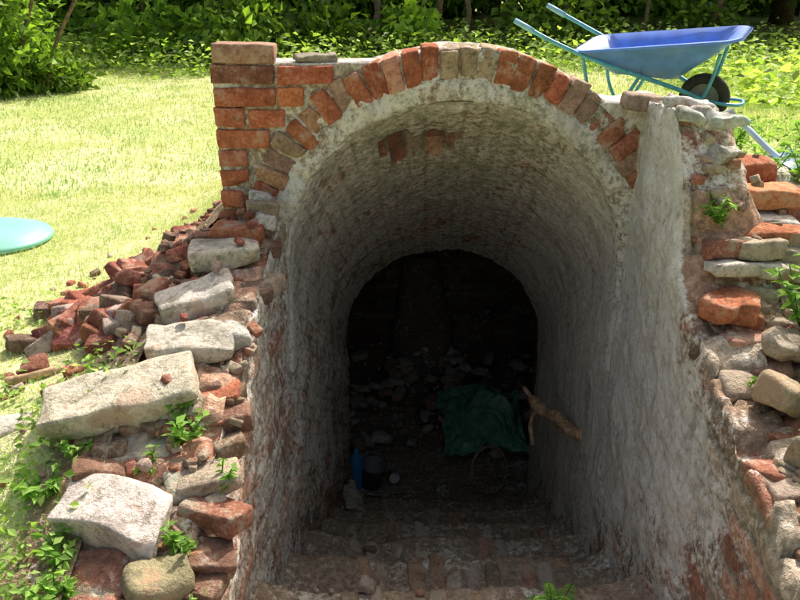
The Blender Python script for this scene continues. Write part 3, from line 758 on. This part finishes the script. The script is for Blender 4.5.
def under(name,n,xr,yr,hr,size,ca,cb,dens=None):
    P=[]
    while len(P)<n:
        x=U(*xr);y=U(*yr)
        if inhole(x,y): continue
        if dens and R()>dens(x,y): continue
        P.append((x,y,H(x,y)+U(*hr)*R()))
    P=np.array(P); D_=np.random.normal(size=(n,3)); D_[:,2]*=.35
    s=size*(.5+np.random.rand(n)); 
    Nn=np.random.normal(size=(n,3))*.45+np.array([0,0,1.])
    V,F,C=leaves(P,D_,s,s*.65,rcol(n,ca,cb,.25),.12,Nn); return mk(name,V,F,M_leaf,None,False,C)
def d1(x,y):
    a=sstep(9.8,11.8,y+.7*N(x,y,0,.6)); a=max(a,.75*sstep(2.6,3.6,x)*sstep(5.5,7,y)); return a*(.45+1.2*max(0,N(x,y,0,1.5)+.3))
under('undergrowth',26000,(-7,8),(5,13.5),(.03,.5),.085,(.18,.30,.05),(.52,.64,.20),d1)
def d2(x,y):
    a=0
    if x<-.78 and y<2.9: a=.9*sstep(-.1,.25,N(x,y,0,2.2)+.10)*(1-.6*sstep(2.3,2.9,y))*(1 if x<-.9 or y<2.1 else .2)
    if -1.5<x<-.76 and y<2.3: a=max(a,1.0*sstep(-.25,.2,N(x,y,7,3)))
    if x>1.35: a=.8
    return a
under('weeds',12500,(-2.2,2.6),(1.0,4.2),(.01,.10),.024,(.16,.30,.06),(.42,.58,.17),d2)
def grass(n,xr,yr,hh,wd):
    x=np.random.uniform(*xr,n); y=np.random.uniform(*yr,n); keep=[];Z=[]
    for i in range(n):
        if inhole(x[i],y[i]): continue
        if R()<min(1,dirt(x[i],y[i])*1.4+.35*max(0,N(x[i],y[i],0,9))): continue
        keep.append(i); Z.append(H(x[i],y[i]))
    x=x[keep];y=y[keep];z=np.array(Z);n=len(x)
    a=np.random.uniform(0,6.28,n); h=hh*(.5+np.random.rand(n)); le=np.random.uniform(.1,.7,n)*h
    s=np.stack([np.cos(a),np.sin(a),0*a],1)*wd/2; l=np.stack([-np.sin(a)*le,np.cos(a)*le,h],1); p=np.stack([x,y,z-.004],1)
    V=np.stack([p-s,p+s,p+l],1).reshape(-1,3); k=np.arange(n)*3; F=np.stack([k,k+1,k+2],1)
    c=rcol(n,(.48,.57,.20),(.82,.81,.50)); pt=np.array([N(x[i],y[i],4,1.6)+.5*N(x[i],y[i],9,5) for i in range(n)])[:,None]
    c=c*(1-.40*np.clip(pt+.12,0,1)*np.array([1.4,.7,1.3])); C=np.repeat(np.clip(c,.02,1),3,axis=0)
    return V,F,C
parts=[grass(55000,(-2.8,-.70),(1.0,4.8),.026,.0035),grass(45000,(-5.5,-.5),(4.5,11.5),.030,.009),grass(32000,(-.6,4.2),(2.9,7.5),.045,.008),grass(25000,(-1,8),(6.5,12),.06,.012)]
V=[];F=[];C=[];o_=0
for v,f,c in parts: V.append(v);F.append(f+o_);C.append(c);o_+=len(v)
mk('grass',np.concatenate(V),np.concatenate(F),M_grass,None,False,np.concatenate(C))

def plant(name,base,nst_,h,ls,ca=(.14,.30,.05),cb=(.32,.52,.11),lean=(0,0)):
    P=[];D_=[];S=[];par=empty(name); SV=[];SF=[]
    for k in range(nst_):
        a=U(0,6.28); hh=h*U(.5,1); tip=Vector((math.cos(a)*hh*.45+lean[0],math.sin(a)*hh*.45+lean[1],hh)); b=Vector(base)
        pts=[b+tip*t+Vector((0,0,-.12*h*t*t)) for t in np.linspace(0,1,6)]
        v,f=tube(pts,.0022,5); n0=len(SV); SV+=v; SF+=[tuple(n0+q for q in ff) for ff in f]
        for i in range(1,6):
            for q in range(3):
                a2=U(0,6.28); P.append(tuple(pts[i])); D_.append((math.cos(a2),math.sin(a2),U(-.3,.4))); S.append(ls*U(.6,1.2))
    mk('stems',SV,SF,M_leaf,par,True,[ca]*len(SV))
    V,F,C=leaves(P,D_,S,np.array(S)*.55,rcol(len(P),ca,cb),.12,np.random.normal(size=(len(P),3))*.4+np.array([0,0,1.])); mk('leaves',V,F,M_leaf,par,False,C)
for a in [((-.60,1.84,.36),8,.19,.038),((-.53,1.55,.24),6,.13,.032),((.97,2.28,.88),7,.16,.030,(.12,.28,.04),(.28,.48,.09),(-.02,-.04)),((1.12,1.98,.68),8,.20,.036),((1.18,1.8,.66),7,.16,.036),((-.95,1.7,.28),9,.13,.034),
 ((-1.0,1.45,.22),9,.12,.034),((-.80,1.4,.2),8,.12,.034),((-.92,2.12,.36),6,.12,.034),((-.45,1.5,-.02),3,.10,.03),((1.0,1.62,.56),4,.1,.03),((1.3,2.7,.9),8,.17,.032),((1.22,2.1,.74),7,.16,.032),((-.3,3.12,1.22),4,.07,.022),
 ((-1.15,1.75,.3),8,.10,.03),((-.68,1.75,.33),5,.10,.028),((-.47,1.68,.34),4,.09,.024),((-.88,1.8,.35),6,.1,.028),((1.08,1.72,.6),5,.12,.028),((.93,1.85,.53),3,.08,.022),((-.50,1.45,.16),5,.10,.028),((1.0,1.48,.52),5,.10,.026),
 ((-.84,1.52,.24),8,.10,.03),((-.90,1.30,.2),8,.12,.03),((1.45,2.75,.9),8,.2,.04),((1.6,3.0,.9),8,.2,.04),((1.35,3.15,.92),7,.14,.035)]:
    plant('nettle',*a)
def fern(name,base,n,L):
    par=empty(name); P=[];D_=[];S=[];SV=[];SF=[]
    for k in range(n):
        a=2*math.pi*k/n+U(-.4,.4); o=Vector((math.cos(a),math.sin(a),0)); pts=[]
        for t in np.linspace(0,1,16): pts.append(Vector(base)+o*L*t*.75+Vector((0,0,L*(.8*t-.55*t*t))))
        v,f=tube(pts,.0018,5); n0=len(SV); SV+=v; SF+=[tuple(n0+q for q in ff) for ff in f]
        sd=Vector((-o.y,o.x,0))
        for i in range(1,16):
            t=i/15
            for s in (-1,1): P.append(tuple(pts[i])); D_.append(tuple(sd*s+o*.4)); S.append(L*.30*(1-t)**.7+.006)
    mk('stems',SV,SF,M_leaf,par,True,[(.1,.2,.04)]*len(SV)); S=np.array(S)
    V,F,C=leaves(P,D_,S,S*.2+.003,rcol(len(P),(.16,.36,.06),(.30,.54,.11)),.05,np.tile(np.array([[0,0,1.]]),(len(P),1))); mk('fronds',V,F,M_leaf,par,False,C)
fern('fern',(.53,1.96,-.36),7,.15); fern('fern',(.44,1.74,-.09),4,.07)

# ---------------- sun, sky, camera
az=math.radians(27); el=math.radians(50)
sd=Vector((math.sin(az)*math.cos(el),math.cos(az)*math.cos(el),math.sin(el)))
L=bpy.data.lights.new('sun','SUN'); L.energy=5; L.angle=math.radians(.6); L.color=(1,.95,.86)
so=bpy.data.objects.new('sun',L); so.rotation_euler=sd.to_track_quat('Z','Y').to_euler(); link(so)
w=bpy.data.worlds.new('World'); scene.world=w; w.use_nodes=True; nt=w.node_tree
sky=nt.nodes.new('ShaderNodeTexSky'); sky.sky_type='NISHITA'; sky.sun_disc=False; sky.sun_elevation=el; sky.sun_rotation=az
sky.air_density=2.0; sky.dust_density=10.0; sky.ozone_density=0.5
nt.links.new(sky.outputs[0],nt.nodes['Background'].inputs[0]); nt.nodes['Background'].inputs[1].default_value=.15
cam=bpy.data.cameras.new('camera'); cam.lens=35; cam.sensor_width=36; cam.clip_end=1500
co=bpy.data.objects.new('camera',cam); co.location=(0,0,1.6); co.rotation_euler=(math.radians(67),0,0); link(co); scene.camera=co
